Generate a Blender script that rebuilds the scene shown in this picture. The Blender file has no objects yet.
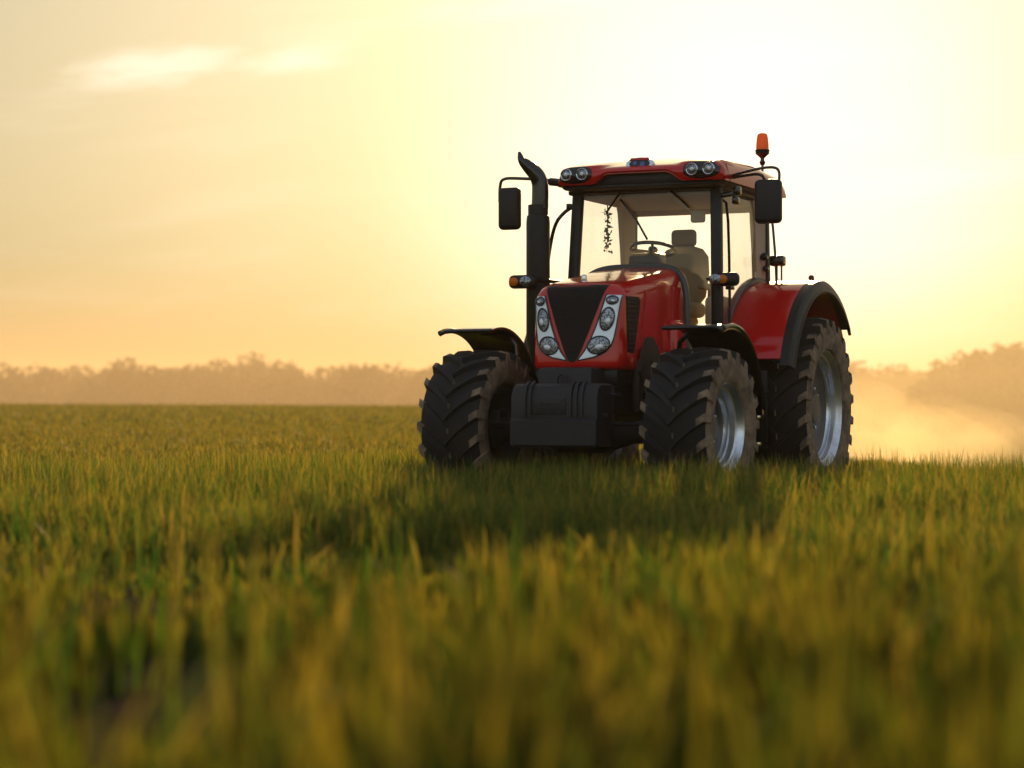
import bpy, bmesh, math, random
import numpy as np
from mathutils import Vector, Matrix
from mathutils.bvhtree import BVHTree

S = bpy.context.scene
COL = S.collection
R = math.radians
PI = math.pi
random.seed(7)

# ------------------------------------------------------------------ camera
cam_d = bpy.data.cameras.new('camera')
cam = bpy.data.objects.new('camera', cam_d)
COL.objects.link(cam)
cam.location = (0, 0, 0.85)
cam.rotation_euler = (PI / 2 + math.atan(24 / 2200), 0, 0)
cam_d.sensor_width = 36.0
cam_d.lens = 36.0 * 2200 / 1024
cam_d.clip_start = 0.1
cam_d.clip_end = 3000
cam_d.dof.use_dof = True
cam_d.dof.focus_distance = 22.5
cam_d.dof.aperture_fstop = 1.28
S.camera = cam

# ------------------------------------------------------------------ light
SUN_EL, SUN_AZ = R(15.5), R(7.0)          # azimuth measured to the right of +Y
w = bpy.data.worlds.new('World')
S.world = w
w.use_nodes = True
nt = w.node_tree
nt.nodes.clear()


def N(tree, t, **kw):
    n = tree.nodes.new(t)
    for k, v in kw.items():
        setattr(n, k, v)
    return n


wo = N(nt, 'ShaderNodeOutputWorld')
bg = N(nt, 'ShaderNodeBackground')
sky = N(nt, 'ShaderNodeTexSky', sky_type='NISHITA')
sky.sun_disc = False
sky.sun_elevation = SUN_EL
sky.sun_rotation = SUN_AZ
sky.altitude = 0
sky.air_density = 1.3
sky.dust_density = 4.0
sky.ozone_density = 0.6
bg.inputs['Strength'].default_value = 0.0635
# colour tint multiplied over the sky
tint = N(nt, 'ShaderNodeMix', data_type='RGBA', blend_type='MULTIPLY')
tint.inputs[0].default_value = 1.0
soft = N(nt, 'ShaderNodeGamma')            # gamma evens out the sky's glare round the sun
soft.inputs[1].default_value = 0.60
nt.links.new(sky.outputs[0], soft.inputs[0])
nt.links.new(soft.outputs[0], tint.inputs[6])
# sky warm round the sun; cool and boosted behind the viewer as added fill
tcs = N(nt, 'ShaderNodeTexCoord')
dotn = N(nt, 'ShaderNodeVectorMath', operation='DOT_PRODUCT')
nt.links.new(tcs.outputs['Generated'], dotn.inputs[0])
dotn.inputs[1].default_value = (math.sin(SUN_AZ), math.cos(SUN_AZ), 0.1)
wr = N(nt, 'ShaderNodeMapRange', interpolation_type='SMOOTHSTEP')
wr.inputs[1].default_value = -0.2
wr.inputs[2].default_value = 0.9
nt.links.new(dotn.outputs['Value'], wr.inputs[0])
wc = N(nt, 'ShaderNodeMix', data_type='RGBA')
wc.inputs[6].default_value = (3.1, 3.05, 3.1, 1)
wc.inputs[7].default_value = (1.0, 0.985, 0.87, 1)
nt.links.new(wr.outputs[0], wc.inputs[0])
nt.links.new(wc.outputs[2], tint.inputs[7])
# thin streaky clouds, laid out on a plane high above
tc = N(nt, 'ShaderNodeTexCoord')
sep = N(nt, 'ShaderNodeSeparateXYZ')
nt.links.new(tc.outputs['Generated'], sep.inputs[0])


def wm(op, a, b=None, c=None, clamp=False):
    n = N(nt, 'ShaderNodeMath', operation=op)
    n.use_clamp = clamp
    for i, v in enumerate((a, b, c)):
        if v is None:
            continue
        if isinstance(v, (int, float)):
            n.inputs[i].default_value = v
        else:
            nt.links.new(v, n.inputs[i])
    return n.outputs[0]


az = wm('ARCTAN2', sep.outputs[0], sep.outputs[1])
el = wm('ARCSINE', sep.outputs[2])
comb = N(nt, 'ShaderNodeCombineXYZ')
nt.links.new(wm('MULTIPLY', az, 5.0), comb.inputs[0])
nt.links.new(wm('MULTIPLY', wm('ADD', el, wm('MULTIPLY', az, -0.08)), 34.0), comb.inputs[1])
no = N(nt, 'ShaderNodeTexNoise')
no.inputs['Scale'].default_value = 1.15
no.inputs['Detail'].default_value = 7
no.inputs['Roughness'].default_value = 0.55
no.inputs['Distortion'].default_value = 0.5
nt.links.new(comb.outputs[0], no.inputs['Vector'])
mr = N(nt, 'ShaderNodeMapRange', interpolation_type='SMOOTHSTEP')
mr.inputs[1].default_value = 0.50
mr.inputs[2].default_value = 0.74
nt.links.new(no.outputs[0], mr.inputs[0])
CLOUD = wm('MULTIPLY', mr.outputs[0], 0.13)
comb2 = N(nt, 'ShaderNodeCombineXYZ')
nt.links.new(wm('MULTIPLY', az, 34.0), comb2.inputs[0])
nt.links.new(wm('MULTIPLY', wm('ADD', el, wm('MULTIPLY', az, -0.12)), 130.0), comb2.inputs[1])
n5 = N(nt, 'ShaderNodeTexNoise')
n5.inputs['Scale'].default_value = 1.0
n5.inputs['Detail'].default_value = 8
n5.inputs['Roughness'].default_value = 0.6
n5.inputs['Distortion'].default_value = 0.8
nt.links.new(comb2.outputs[0], n5.inputs['Vector'])
for (ca, ce, wa, we, am) in ((-.163, .152, .050, .0125, .5), (-.098, .156, .034, .009, .42), (.02, .185, .09, .010, .3), (.20, .105, .08, .011, .18)):
    ea = wm('POWER', wm('DIVIDE', wm('SUBTRACT', az, ca), wa), 2.0)
    sl2 = wm('SUBTRACT', wm('SUBTRACT', el, ce), wm('MULTIPLY', wm('SUBTRACT', az, ca), 0.14))
    eb = wm('POWER', wm('DIVIDE', sl2, we), 2.0)
    fall = wm('SUBTRACT', 1.0, wm('ADD', ea, eb), clamp=True)
    body = wm('MULTIPLY', wm('SUBTRACT', wm('ADD', n5.outputs[0], wm('MULTIPLY', fall, .35)), .52), 3.2, clamp=True)
    CLOUD = wm('ADD', CLOUD, wm('MULTIPLY', wm('MULTIPLY', body, fall), am), clamp=True)
cl = N(nt, 'ShaderNodeMix', data_type='RGBA')
nt.links.new(CLOUD, cl.inputs[0])
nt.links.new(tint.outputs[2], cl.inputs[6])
cl.inputs[7].default_value = (13.0, 11.6, 9.2, 1)
# sun glow painted into the sky as a pale patch below the sun
vd = N(nt, 'ShaderNodeVectorMath', operation='DOT_PRODUCT')
nt.links.new(tcs.outputs['Generated'], vd.inputs[0])
vd.inputs[1].default_value = (math.sin(R(6.0)) * math.cos(R(5.0)), math.cos(R(6.0)) * math.cos(R(5.0)), math.sin(R(5.0)))
ang = wm('ARCCOSINE', vd.outputs['Value'])
vr = N(nt, 'ShaderNodeMapRange', interpolation_type='SMOOTHERSTEP')
vr.inputs[1].default_value = R(11.5)
vr.inputs[2].default_value = R(1)
vr.inputs[3].default_value = 0.0
vr.inputs[4].default_value = 0.54
nt.links.new(ang, vr.inputs[0])
sun_glow = N(nt, 'ShaderNodeMix', data_type='RGBA')
nt.links.new(wm('MULTIPLY', vr.outputs[0], wm('ADD', 0.86, wm('MULTIPLY', no.outputs[0], 0.28)), clamp=True), sun_glow.inputs[0])
nt.links.new(cl.outputs[2], sun_glow.inputs[6])
sun_glow.inputs[7].default_value = (14.5, 13.8, 11.8, 1)
nt.links.new(sun_glow.outputs[2], bg.inputs['Color'])
nt.links.new(bg.outputs[0], wo.inputs['Surface'])

sl = bpy.data.lights.new('sun', 'SUN')
sl.energy = 4.4
sl.angle = R(0.6)
sl.color = (1.0, 0.70, 0.36)
so = bpy.data.objects.new('sun', sl)
COL.objects.link(so)
d_ = Vector((math.sin(SUN_AZ) * math.cos(SUN_EL), math.cos(SUN_AZ) * math.cos(SUN_EL), math.sin(SUN_EL)))
so.rotation_euler = (-d_).to_track_quat('-Z', 'Y').to_euler()
so.location = (20, 60, 40)

S.view_settings.view_transform = 'Standard'
S.view_settings.look = 'None'
S.view_settings.gamma = 1
S.view_settings.exposure = 0.8
S.view_settings.use_curve_mapping = False
S.render.engine = 'CYCLES'
S.cycles.use_denoising = True
S.cycles.max_bounces = 8
S.cycles.transparent_max_bounces = 16
S.cycles.volume_bounces = 0


# ------------------------------------------------------------------ materials
def mat(name, col, rough=0.5, metal=0.0, coat=0.0, noise=None, bump=None, spec=0.5):
    """noise = (scale, other colour, low, high); bump = (scale, strength)"""
    m = bpy.data.materials.new(name)
    m.use_nodes = True
    t = m.node_tree
    b = t.nodes['Principled BSDF']
    b.inputs['Base Color'].default_value = (*col, 1)
    b.inputs['Roughness'].default_value = rough
    b.inputs['Metallic'].default_value = metal
    b.inputs['Coat Weight'].default_value = coat
    b.inputs['Coat Roughness'].default_value = 0.04
    b.inputs['Specular IOR Level'].default_value = spec
    tcn = N(t, 'ShaderNodeTexCoord')
    if noise:
        n = N(t, 'ShaderNodeTexNoise')
        n.inputs['Scale'].default_value = noise[0]
        n.inputs['Detail'].default_value = 6
        n.inputs['Roughness'].default_value = 0.65
        t.links.new(tcn.outputs['Object'], n.inputs['Vector'])
        r = N(t, 'ShaderNodeMapRange')
        r.inputs[1].default_value = noise[2]
        r.inputs[2].default_value = noise[3]
        t.links.new(n.outputs[0], r.inputs[0])
        mx = N(t, 'ShaderNodeMix', data_type='RGBA')
        mx.inputs[6].default_value = (*col, 1)
        mx.inputs[7].default_value = (*noise[1], 1)
        t.links.new(r.outputs[0], mx.inputs[0])
        t.links.new(mx.outputs[2], b.inputs['Base Color'])
        rr = N(t, 'ShaderNodeMapRange')
        rr.inputs[3].default_value = rough
        rr.inputs[4].default_value = min(1, rough + 0.25)
        t.links.new(r.outputs[0], rr.inputs[0])
        t.links.new(rr.outputs[0], b.inputs['Roughness'])
    if bump:
        n2 = N(t, 'ShaderNodeTexNoise')
        n2.inputs['Scale'].default_value = bump[0]
        n2.inputs['Detail'].default_value = 4
        t.links.new(tcn.outputs['Object'], n2.inputs['Vector'])
        bp = N(t, 'ShaderNodeBump')
        bp.inputs['Strength'].default_value = bump[1]
        bp.inputs['Distance'].default_value = 0.01
        t.links.new(n2.outputs[0], bp.inputs['Height'])
        t.links.new(bp.outputs[0], b.inputs['Normal'])
    return m


M = {}
M['red'] = mat('red_paint', (0.54, 0.008, 0.008), 0.16, 0, 0.7, spec=.2, noise=(3, (0.38, 0.008, 0.007), 0.5, 0.9))
M['black'] = mat('black_plastic', (0.008, 0.008, 0.008), 0.42, spec=.35, noise=(14, (0.03, 0.024, 0.018), 0.55, 0.95), bump=(220, 0.08))
M['gloss'] = mat('gloss_black', (0.006, 0.006, 0.007), 0.2, 0, 0.4, spec=.4)
M['grille'] = mat('grille_mesh', (0.006, 0.005, 0.005), 0.55, spec=.25)
M['cast'] = mat('cast_iron', (0.013, 0.013, 0.016), 0.46, 0.1, spec=.4, noise=(7, (0.032, 0.027, 0.022), 0.5, 0.9), bump=(90, 0.25))
M['rubber'] = mat('rubber', (0.013, 0.0125, 0.013), 0.75, spec=.35, noise=(5, (0.035, 0.028, 0.02), 0.5, 0.85), bump=(60, 0.2))
M['dusty'] = mat('dusty_rubber', (0.032, 0.025, 0.02), 0.88, noise=(6, (0.28, 0.19, 0.12), 0.28, 0.64), bump=(60, 0.2))
M['steel'] = mat('rim_steel', (0.66, 0.69, 0.74), 0.28, 0.9, noise=(8, (0.38, 0.34, 0.30), 0.45, 0.85))
M['disc'] = mat('rim_disc', (0.10, 0.10, 0.105), 0.45, 0.6, noise=(6, (0.16, 0.12, 0.09), 0.45, 0.85))
M['chrome'] = mat('chrome', (0.75, 0.76, 0.78), 0.12, 1.0)
M['silver'] = mat('lamp_housing', (0.74, 0.83, 0.90), 0.22, 0.2, 0.8)
M['lens'] = mat('lamp_reflector', (0.34, 0.37, 0.40), 0.10, 0.9, 1.0, noise=(55, (0.03, 0.035, 0.04), 0.44, 0.58), bump=(70, 0.7))
M['bulb'] = mat('lamp_glass', (0.80, 0.82, 0.82), 0.12, 0.2, 1.0)
M['seat'] = mat('seat_fabric', (0.27, 0.215, 0.13), 0.85, bump=(180, 0.3))
M['trim'] = mat('cab_lining', (0.46, 0.38, 0.26), 0.8, bump=(150, 0.2))
M['mirror'] = mat('mirror_glass', (0.7, 0.7, 0.7), 0.03, 1.0)
M['blue'] = mat('emblem_blue', (0.03, 0.07, 0.25), 0.2, 0.3, 1.0)
M['seal'] = mat('weather_seal', (0.05, 0.055, 0.05), 0.35)
M['brown'] = mat('rust_guard', (0.028, 0.017, 0.011), 0.6, noise=(9, (0.05, 0.03, 0.018), 0.4, 0.8))


def trans_mat(name, col, tcol, tw, rough=0.4):
    m = bpy.data.materials.new(name)
    m.use_nodes = True
    t = m.node_tree
    b = t.nodes['Principled BSDF']
    b.inputs['Base Color'].default_value = (*col, 1)
    b.inputs['Roughness'].default_value = rough
    tr = N(t, 'ShaderNodeBsdfTranslucent')
    tr.inputs[0].default_value = (*tcol, 1)
    mx = N(t, 'ShaderNodeMixShader')
    mx.inputs[0].default_value = tw
    out = t.nodes['Material Output']
    t.links.new(b.outputs[0], mx.inputs[1])
    t.links.new(tr.outputs[0], mx.inputs[2])
    t.links.new(mx.outputs[0], out.inputs[0])
    return m


M['amber'] = trans_mat('amber_plastic', (0.80, 0.22, 0.01), (1.0, 0.28, 0.015), 0.42, 0.12)
M['leaf'] = trans_mat('dry_leaf', (0.08, 0.10, 0.025), (0.22, 0.26, 0.04), 0.5)


def glass_mat():
    m = bpy.data.materials.new('cab_glass')
    m.use_nodes = True
    t = m.node_tree
    t.nodes.remove(t.nodes['Principled BSDF'])
    tr = N(t, 'ShaderNodeBsdfTransparent')
    tr.inputs[0].default_value = (0.985, 0.985, 0.97, 1)
    gl = N(t, 'ShaderNodeBsdfGlossy')
    gl.inputs['Roughness'].default_value = 0.02
    df = N(t, 'ShaderNodeBsdfTranslucent')       # a thin film of field dust
    df.inputs[0].default_value = (0.85, 0.75, 0.55, 1)
    fr = N(t, 'ShaderNodeFresnel')
    bf = N(t, 'ShaderNodeNewGeometry')            # the same pane seen from its inner face
    io = N(t, 'ShaderNodeMix', data_type='FLOAT')
    io.inputs[2].default_value = 1.35
    io.inputs[3].default_value = 1 / 1.35
    t.links.new(bf.outputs['Backfacing'], io.inputs[0])
    t.links.new(io.outputs[0], fr.inputs[0])
    a = N(t, 'ShaderNodeMixShader')
    tcg = N(t, 'ShaderNodeTexCoord')
    ng = N(t, 'ShaderNodeTexNoise')
    ng.inputs['Scale'].default_value = 2.2
    ng.inputs['Detail'].default_value = 6
    t.links.new(tcg.outputs['Object'], ng.inputs['Vector'])
    mg = N(t, 'ShaderNodeMapRange')
    mg.inputs[1].default_value = 0.35
    mg.inputs[2].default_value = 0.75
    mg.inputs[3].default_value = 0.006
    mg.inputs[4].default_value = 0.04
    t.links.new(ng.outputs[0], mg.inputs[0])
    t.links.new(mg.outputs[0], a.inputs[0])
    t.links.new(tr.outputs[0], a.inputs[1])
    t.links.new(df.outputs[0], a.inputs[2])
    mx = N(t, 'ShaderNodeMixShader')
    t.links.new(fr.outputs[0], mx.inputs[0])
    t.links.new(a.outputs[0], mx.inputs[1])
    t.links.new(gl.outputs[0], mx.inputs[2])
    t.links.new(mx.outputs[0], t.nodes['Material Output'].inputs[0])
    return m


M['glass'] = glass_mat()


# ------------------------------------------------------------------ mesh helpers
def link(name, me, parent=None, loc=None):
    o = bpy.data.objects.new(name, me)
    COL.objects.link(o)
    if parent:
        o.parent = parent
    if loc is not None:
        o.location = loc
    return o


class MB:
    """collects shapes for ONE mesh object"""

    def __init__(self):
        self.v, self.f, self.m = [], [], []

    def add(self, vs, fs, mi=0):
        b = len(self.v)
        self.v += [tuple(p) for p in vs]
        self.f += [tuple(b + i for i in f) for f in fs]
        self.m += [mi] * len(fs)
        return self

    def rings(self, rings, closed=True, cap=True, mi=0):
        n = len(rings[0])
        vs = [p for r in rings for p in r]
        fs = []
        for i in range(len(rings) - 1):
            for j in range(n if closed else n - 1):
                k = (j + 1) % n
                fs.append((i * n + j, i * n + k, (i + 1) * n + k, (i + 1) * n + j))
        if cap and closed:
            fs.append(tuple(reversed(range(n))))
            fs.append(tuple((len(rings) - 1) * n + j for j in range(n)))
        return self.add(vs, fs, mi)

    def box(self, lo, hi, bev=0.01, seg=2, mi=0, tf=None):
        bm = bmesh.new()
        bmesh.ops.create_cube(bm, size=1)
        c = [(a + b) / 2 for a, b in zip(lo, hi)]
        s = [abs(b - a) for a, b in zip(lo, hi)]
        for v in bm.verts:
            v.co = Vector([v.co[i] * s[i] + c[i] for i in range(3)])
        bev = min(bev, min(s) * 0.49)
        if bev > 0:
            bmesh.ops.bevel(bm, geom=bm.edges[:], offset=bev, segments=seg, affect='EDGES', profile=0.5)
        bm.verts.index_update()
        vs = [(tf @ v.co if tf else v.co.copy()) for v in bm.verts]
        fs = [[v.index for v in f.verts] for f in bm.faces]
        bm.free()
        return self.add(vs, fs, mi)

    def tube(self, pts, r, n=10, mi=0, smooth=0):
        P = [Vector(p) for p in pts]
        rs = list(r) if isinstance(r, (list, tuple)) else [r] * len(P)
        for _ in range(smooth):
            Q, q = [P[0]], [rs[0]]
            for i in range(len(P) - 1):
                Q += [P[i] * .75 + P[i + 1] * .25, P[i] * .25 + P[i + 1] * .75]
                q += [rs[i] * .75 + rs[i + 1] * .25, rs[i] * .25 + rs[i + 1] * .75]
            P, rs = Q + [P[-1]], q + [rs[-1]]
        rings, prev = [], None
        for i, p in enumerate(P):
            t = (P[min(i + 1, len(P) - 1)] - P[max(i - 1, 0)]).normalized()
            if prev is None:
                a = Vector((0, 0, 1)) if abs(t.z) < .9 else Vector((1, 0, 0))
                prev = (a - t * a.dot(t)).normalized()
            prev = (prev - t * prev.dot(t)).normalized()
            b = t.cross(prev)
            rings.append([p + (prev * math.cos(k * 2 * PI / n) + b * math.sin(k * 2 * PI / n)) * rs[i] for k in range(n)])
        return self.rings(rings, mi=mi)

    def lathe(self, prof, axis='y', n=48, c=(0, 0, 0), mi=0, closed=False):
        """prof: (a, r) along the axis"""
        rings = []
        for a, r in prof:
            ring = []
            for k in range(n):
                t = 2 * PI * k / n
                if axis == 'y':
                    ring.append((c[0] + r * math.cos(t), c[1] + a, c[2] + r * math.sin(t)))
                elif axis == 'z':
                    ring.append((c[0] + r * math.cos(t), c[1] + r * math.sin(t), c[2] + a))
                else:
                    ring.append((c[0] + a, c[1] + r * math.cos(t), c[2] + r * math.sin(t)))
            rings.append(ring)
        if closed:
            rings.append(rings[0])
        return self.rings(rings, cap=not closed, mi=mi)

    def quadbar(self, a, b, wx, wy, bev=0.01, mi=0, up=(1, 0, 0)):
        """a bevelled bar from a to b; wx across 'up', wy along it"""
        a, b = Vector(a), Vector(b)
        z = (b - a).normalized()
        x = Vector(up)
        x = (x - z * x.dot(z)).normalized()
        y = z.cross(x)
        m = Matrix((x, y, z)).transposed().to_4x4()
        m.translation = a
        return self.box((-wx / 2, -wy / 2, 0), (wx / 2, wy / 2, (b - a).length), bev, 2, mi, m)

    def build(self, name, mats, parent=None, loc=None, angle=35, flat=False):
        me = bpy.data.meshes.new(name)
        me.from_pydata(self.v, [], self.f)
        for m_ in (mats if isinstance(mats, (list, tuple)) else [mats]):
            me.materials.append(M[m_] if isinstance(m_, str) else m_)
        if any(self.m):
            me.polygons.foreach_set('material_index', self.m)
        bm = bmesh.new()
        bm.from_mesh(me)
        bmesh.ops.remove_doubles(bm, verts=bm.verts, dist=1e-5)
        bmesh.ops.recalc_face_normals(bm, faces=bm.faces)
        bm.to_mesh(me)
        bm.free()
        if not flat:
            me.polygons.foreach_set('use_smooth', [True] * len(me.polygons))
            me.set_sharp_from_angle(angle=R(angle))
        me.update()
        return link(name, me, parent, loc)


def empty(name, loc=(0, 0, 0), rz=0, parent=None):
    o = bpy.data.objects.new(name, None)
    COL.objects.link(o)
    o.location = loc
    o.rotation_euler = (0, 0, rz)
    o.empty_display_size = 0.3
    if parent:
        o.parent = parent
    return o


def sstep(a, b, x):
    t = np.clip((x - a) / (b - a), 0, 1)
    return t * t * (3 - 2 * t)


# ------------------------------------------------------------------ terrain
EDGE_Y, EDGE_X, EDGE_K = 22.2, 3.4, 14.0


def field_out(x, y):
    """how far (x, y) lies beyond the edge of the raised field"""
    return np.minimum(y - EDGE_Y, x - (EDGE_X - (y - EDGE_Y) / EDGE_K))


def height(x, y):
    x = np.asarray(x, float)
    y = np.asarray(y, float)
    rise = 0.80 * sstep(35, 170, y) + 0.0045 * sstep(60, 170, y) * np.clip(-x - 5, -30, 90)
    rise = rise * (1 - sstep(172, 230, y))
    dip = -0.05 * sstep(17.5, 21.5, y) * (1 - sstep(30, 60, y))
    far = np.maximum(field_out(x, y), (y - 175) * 0.5)
    drop = 3.3 * (1 - np.exp(-(np.maximum(far, 0) / 15.0) ** 2))
    roll = 0.02 * np.sin(x * 1.3 + y * .4) * np.sin(y * .9 - x * .5) * (1 - sstep(60, 120, y))
    return rise * np.exp(-(np.maximum(far, 0) / 15.0) ** 2) + dip - drop + roll


def ground_mesh():
    t = np.linspace(-1, 1, 150)
    xs = np.sign(t) * (np.abs(t) * 12 + (np.abs(t) ** 4) * 430)
    s = np.linspace(0, 1, 260)
    ys = -25 + s * 70 + (s ** 4) * 850
    X, Y = np.meshgrid(xs, ys)
    Z = height(X, Y)
    V = np.stack([X, Y, Z], -1).reshape(-1, 3)
    nx, ny = len(xs), len(ys)
    idx = np.arange(nx * ny).reshape(ny, nx)
    F = np.stack([idx[:-1, :-1], idx[:-1, 1:], idx[1:, 1:], idx[1:, :-1]], -1).reshape(-1, 4)
    me = bpy.data.meshes.new('ground')
    me.from_pydata(V.tolist(), [], F.tolist())
    me.polygons.foreach_set('use_smooth', [True] * len(me.polygons))
    m = bpy.data.materials.new('soil')
    m.use_nodes = True
    tr = m.node_tree
    b = tr.nodes['Principled BSDF']
    b.inputs['Roughness'].default_value = 1.0
    b.inputs['Specular IOR Level'].default_value = 0.0
    geo = N(tr, 'ShaderNodeTexCoord')
    n1 = N(tr, 'ShaderNodeTexNoise')
    n1.inputs['Scale'].default_value = 6.0
    n1.inputs['Detail'].default_value = 8
    n2 = N(tr, 'ShaderNodeTexNoise')
    n2.inputs['Scale'].default_value = 0.05
    n2.inputs['Detail'].default_value = 5
    tr.links.new(geo.outputs['Object'], n1.inputs['Vector'])
    tr.links.new(geo.outputs['Object'], n2.inputs['Vector'])
    c1 = N(tr, 'ShaderNodeMix', data_type='RGBA')
    c1.inputs[6].default_value = (0.018, 0.014, 0.011, 1)
    c1.inputs[7].default_value = (0.048, 0.036, 0.027, 1)
    tr.links.new(n1.outputs[0], c1.inputs[0])
    c2 = N(tr, 'ShaderNodeMix', data_type='RGBA')
    c2.inputs[6].default_value = (0.10, 0.085, 0.03, 1)
    c2.inputs[7].default_value = (0.07, 0.085, 0.025, 1)
    tr.links.new(n2.outputs[0], c2.inputs[0])
    sx = N(tr, 'ShaderNodeSeparateXYZ')
    tr.links.new(geo.outputs['Object'], sx.inputs[0])
    r = N(tr, 'ShaderNodeMapRange')
    r.inputs[1].default_value = 45
    r.inputs[2].default_value = 110
    tr.links.new(sx.outputs[1], r.inputs[0])
    c3 = N(tr, 'ShaderNodeMix', data_type='RGBA')
    tr.links.new(r.outputs[0], c3.inputs[0])
    tr.links.new(c1.outputs[2], c3.inputs[6])
    tr.links.new(c2.outputs[2], c3.inputs[7])
    tr.links.new(c3.outputs[2], b.inputs['Base Color'])
    bp = N(tr, 'ShaderNodeBump')
    bp.inputs['Strength'].default_value = 0.8
    bp.inputs['Distance'].default_value = 0.06
    tr.links.new(n1.outputs[0], bp.inputs['Height'])
    tr.links.new(bp.outputs[0], b.inputs['Normal'])
    me.materials.append(m)
    o = link('ground', me)
    o['kind'] = 'structure'
    o['label'] = 'dark soil of the field falling away to a misty plain'


ground_mesh()

# ------------------------------------------------------------------ grass
rng = np.random.default_rng(11)


def vnoise(x, y, s, seed):
    """smooth value noise, 0..1"""
    g = np.random.default_rng(seed).random((64, 64))
    x = x / s
    y = y / s
    xi = np.floor(x).astype(int)
    yi = np.floor(y).astype(int)
    fx = x - xi
    fy = y - yi
    fx = fx * fx * (3 - 2 * fx)
    fy = fy * fy * (3 - 2 * fy)
    a = g[xi % 64, yi % 64]
    b = g[(xi + 1) % 64, yi % 64]
    c = g[xi % 64, (yi + 1) % 64]
    d = g[(xi + 1) % 64, (yi + 1) % 64]
    return (a * (1 - fx) + b * fx) * (1 - fy) + (c * (1 - fx) + d * fx) * fy


def grass_mat():
    m = bpy.data.materials.new('grass_blade')
    m.use_nodes = True
    t = m.node_tree
    b = t.nodes['Principled BSDF']
    b.inputs['Roughness'].default_value = 0.6
    b.inputs['Specular IOR Level'].default_value = 0.2
    at = N(t, 'ShaderNodeAttribute')
    at.attribute_name = 'col'
    t.links.new(at.outputs['Color'], b.inputs['Base Color'])
    tr = N(t, 'ShaderNodeBsdfTranslucent')
    g = N(t, 'ShaderNodeMix', data_type='RGBA', blend_type='MULTIPLY')
    g.inputs[0].default_value = 1
    g.inputs[7].default_value = (1.5, 1.35, 0.6, 1)
    t.links.new(at.outputs['Color'], g.inputs[6])
    t.links.new(g.outputs[2], tr.inputs[0])
    mx = N(t, 'ShaderNodeMixShader')
    mx.inputs[0].default_value = 0.46
    t.links.new(b.outputs[0], mx.inputs[1])
    t.links.new(tr.outputs[0], mx.inputs[2])
    t.links.new(mx.outputs[0], t.nodes['Material Output'].inputs[0])
    return m


M['grass'] = grass_mat()
YAW = R(24)
TRX, TRY = 0.658, 20.4
FW = (-math.sin(YAW), -math.cos(YAW))
LF = (math.cos(YAW), -math.sin(YAW))


def to_local(x, y):
    dx, dy = x - TRX, y - TRY
    return dx * FW[0] + dy * FW[1], dx * LF[0] + dy * LF[1]


def under_tyre(x, y):
    lx, ly = to_local(x, y)
    f = (np.abs(lx) < .30) & (np.abs(np.abs(ly) - 1.09) < .32)
    r = (np.abs(lx + 3.03) < .42) & (np.abs(np.abs(ly) - 1.18) < .34)
    return f | r


def scatter(d0, d1, dens, margin=1.5, wide=0.27, mask=None):
    n_try = int((d1 - d0) * 2 * (wide * d1 + margin) * dens)
    y = rng.uniform(d0, d1, n_try)
    x = rng.uniform(-1, 1, n_try) * (wide * d1 + margin)
    k = np.abs(x) < wide * y + margin
    x, y = x[k], y[k]
    if mask is not None:
        k = mask(x, y)
        x, y = x[k], y[k]
    return x, y


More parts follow.
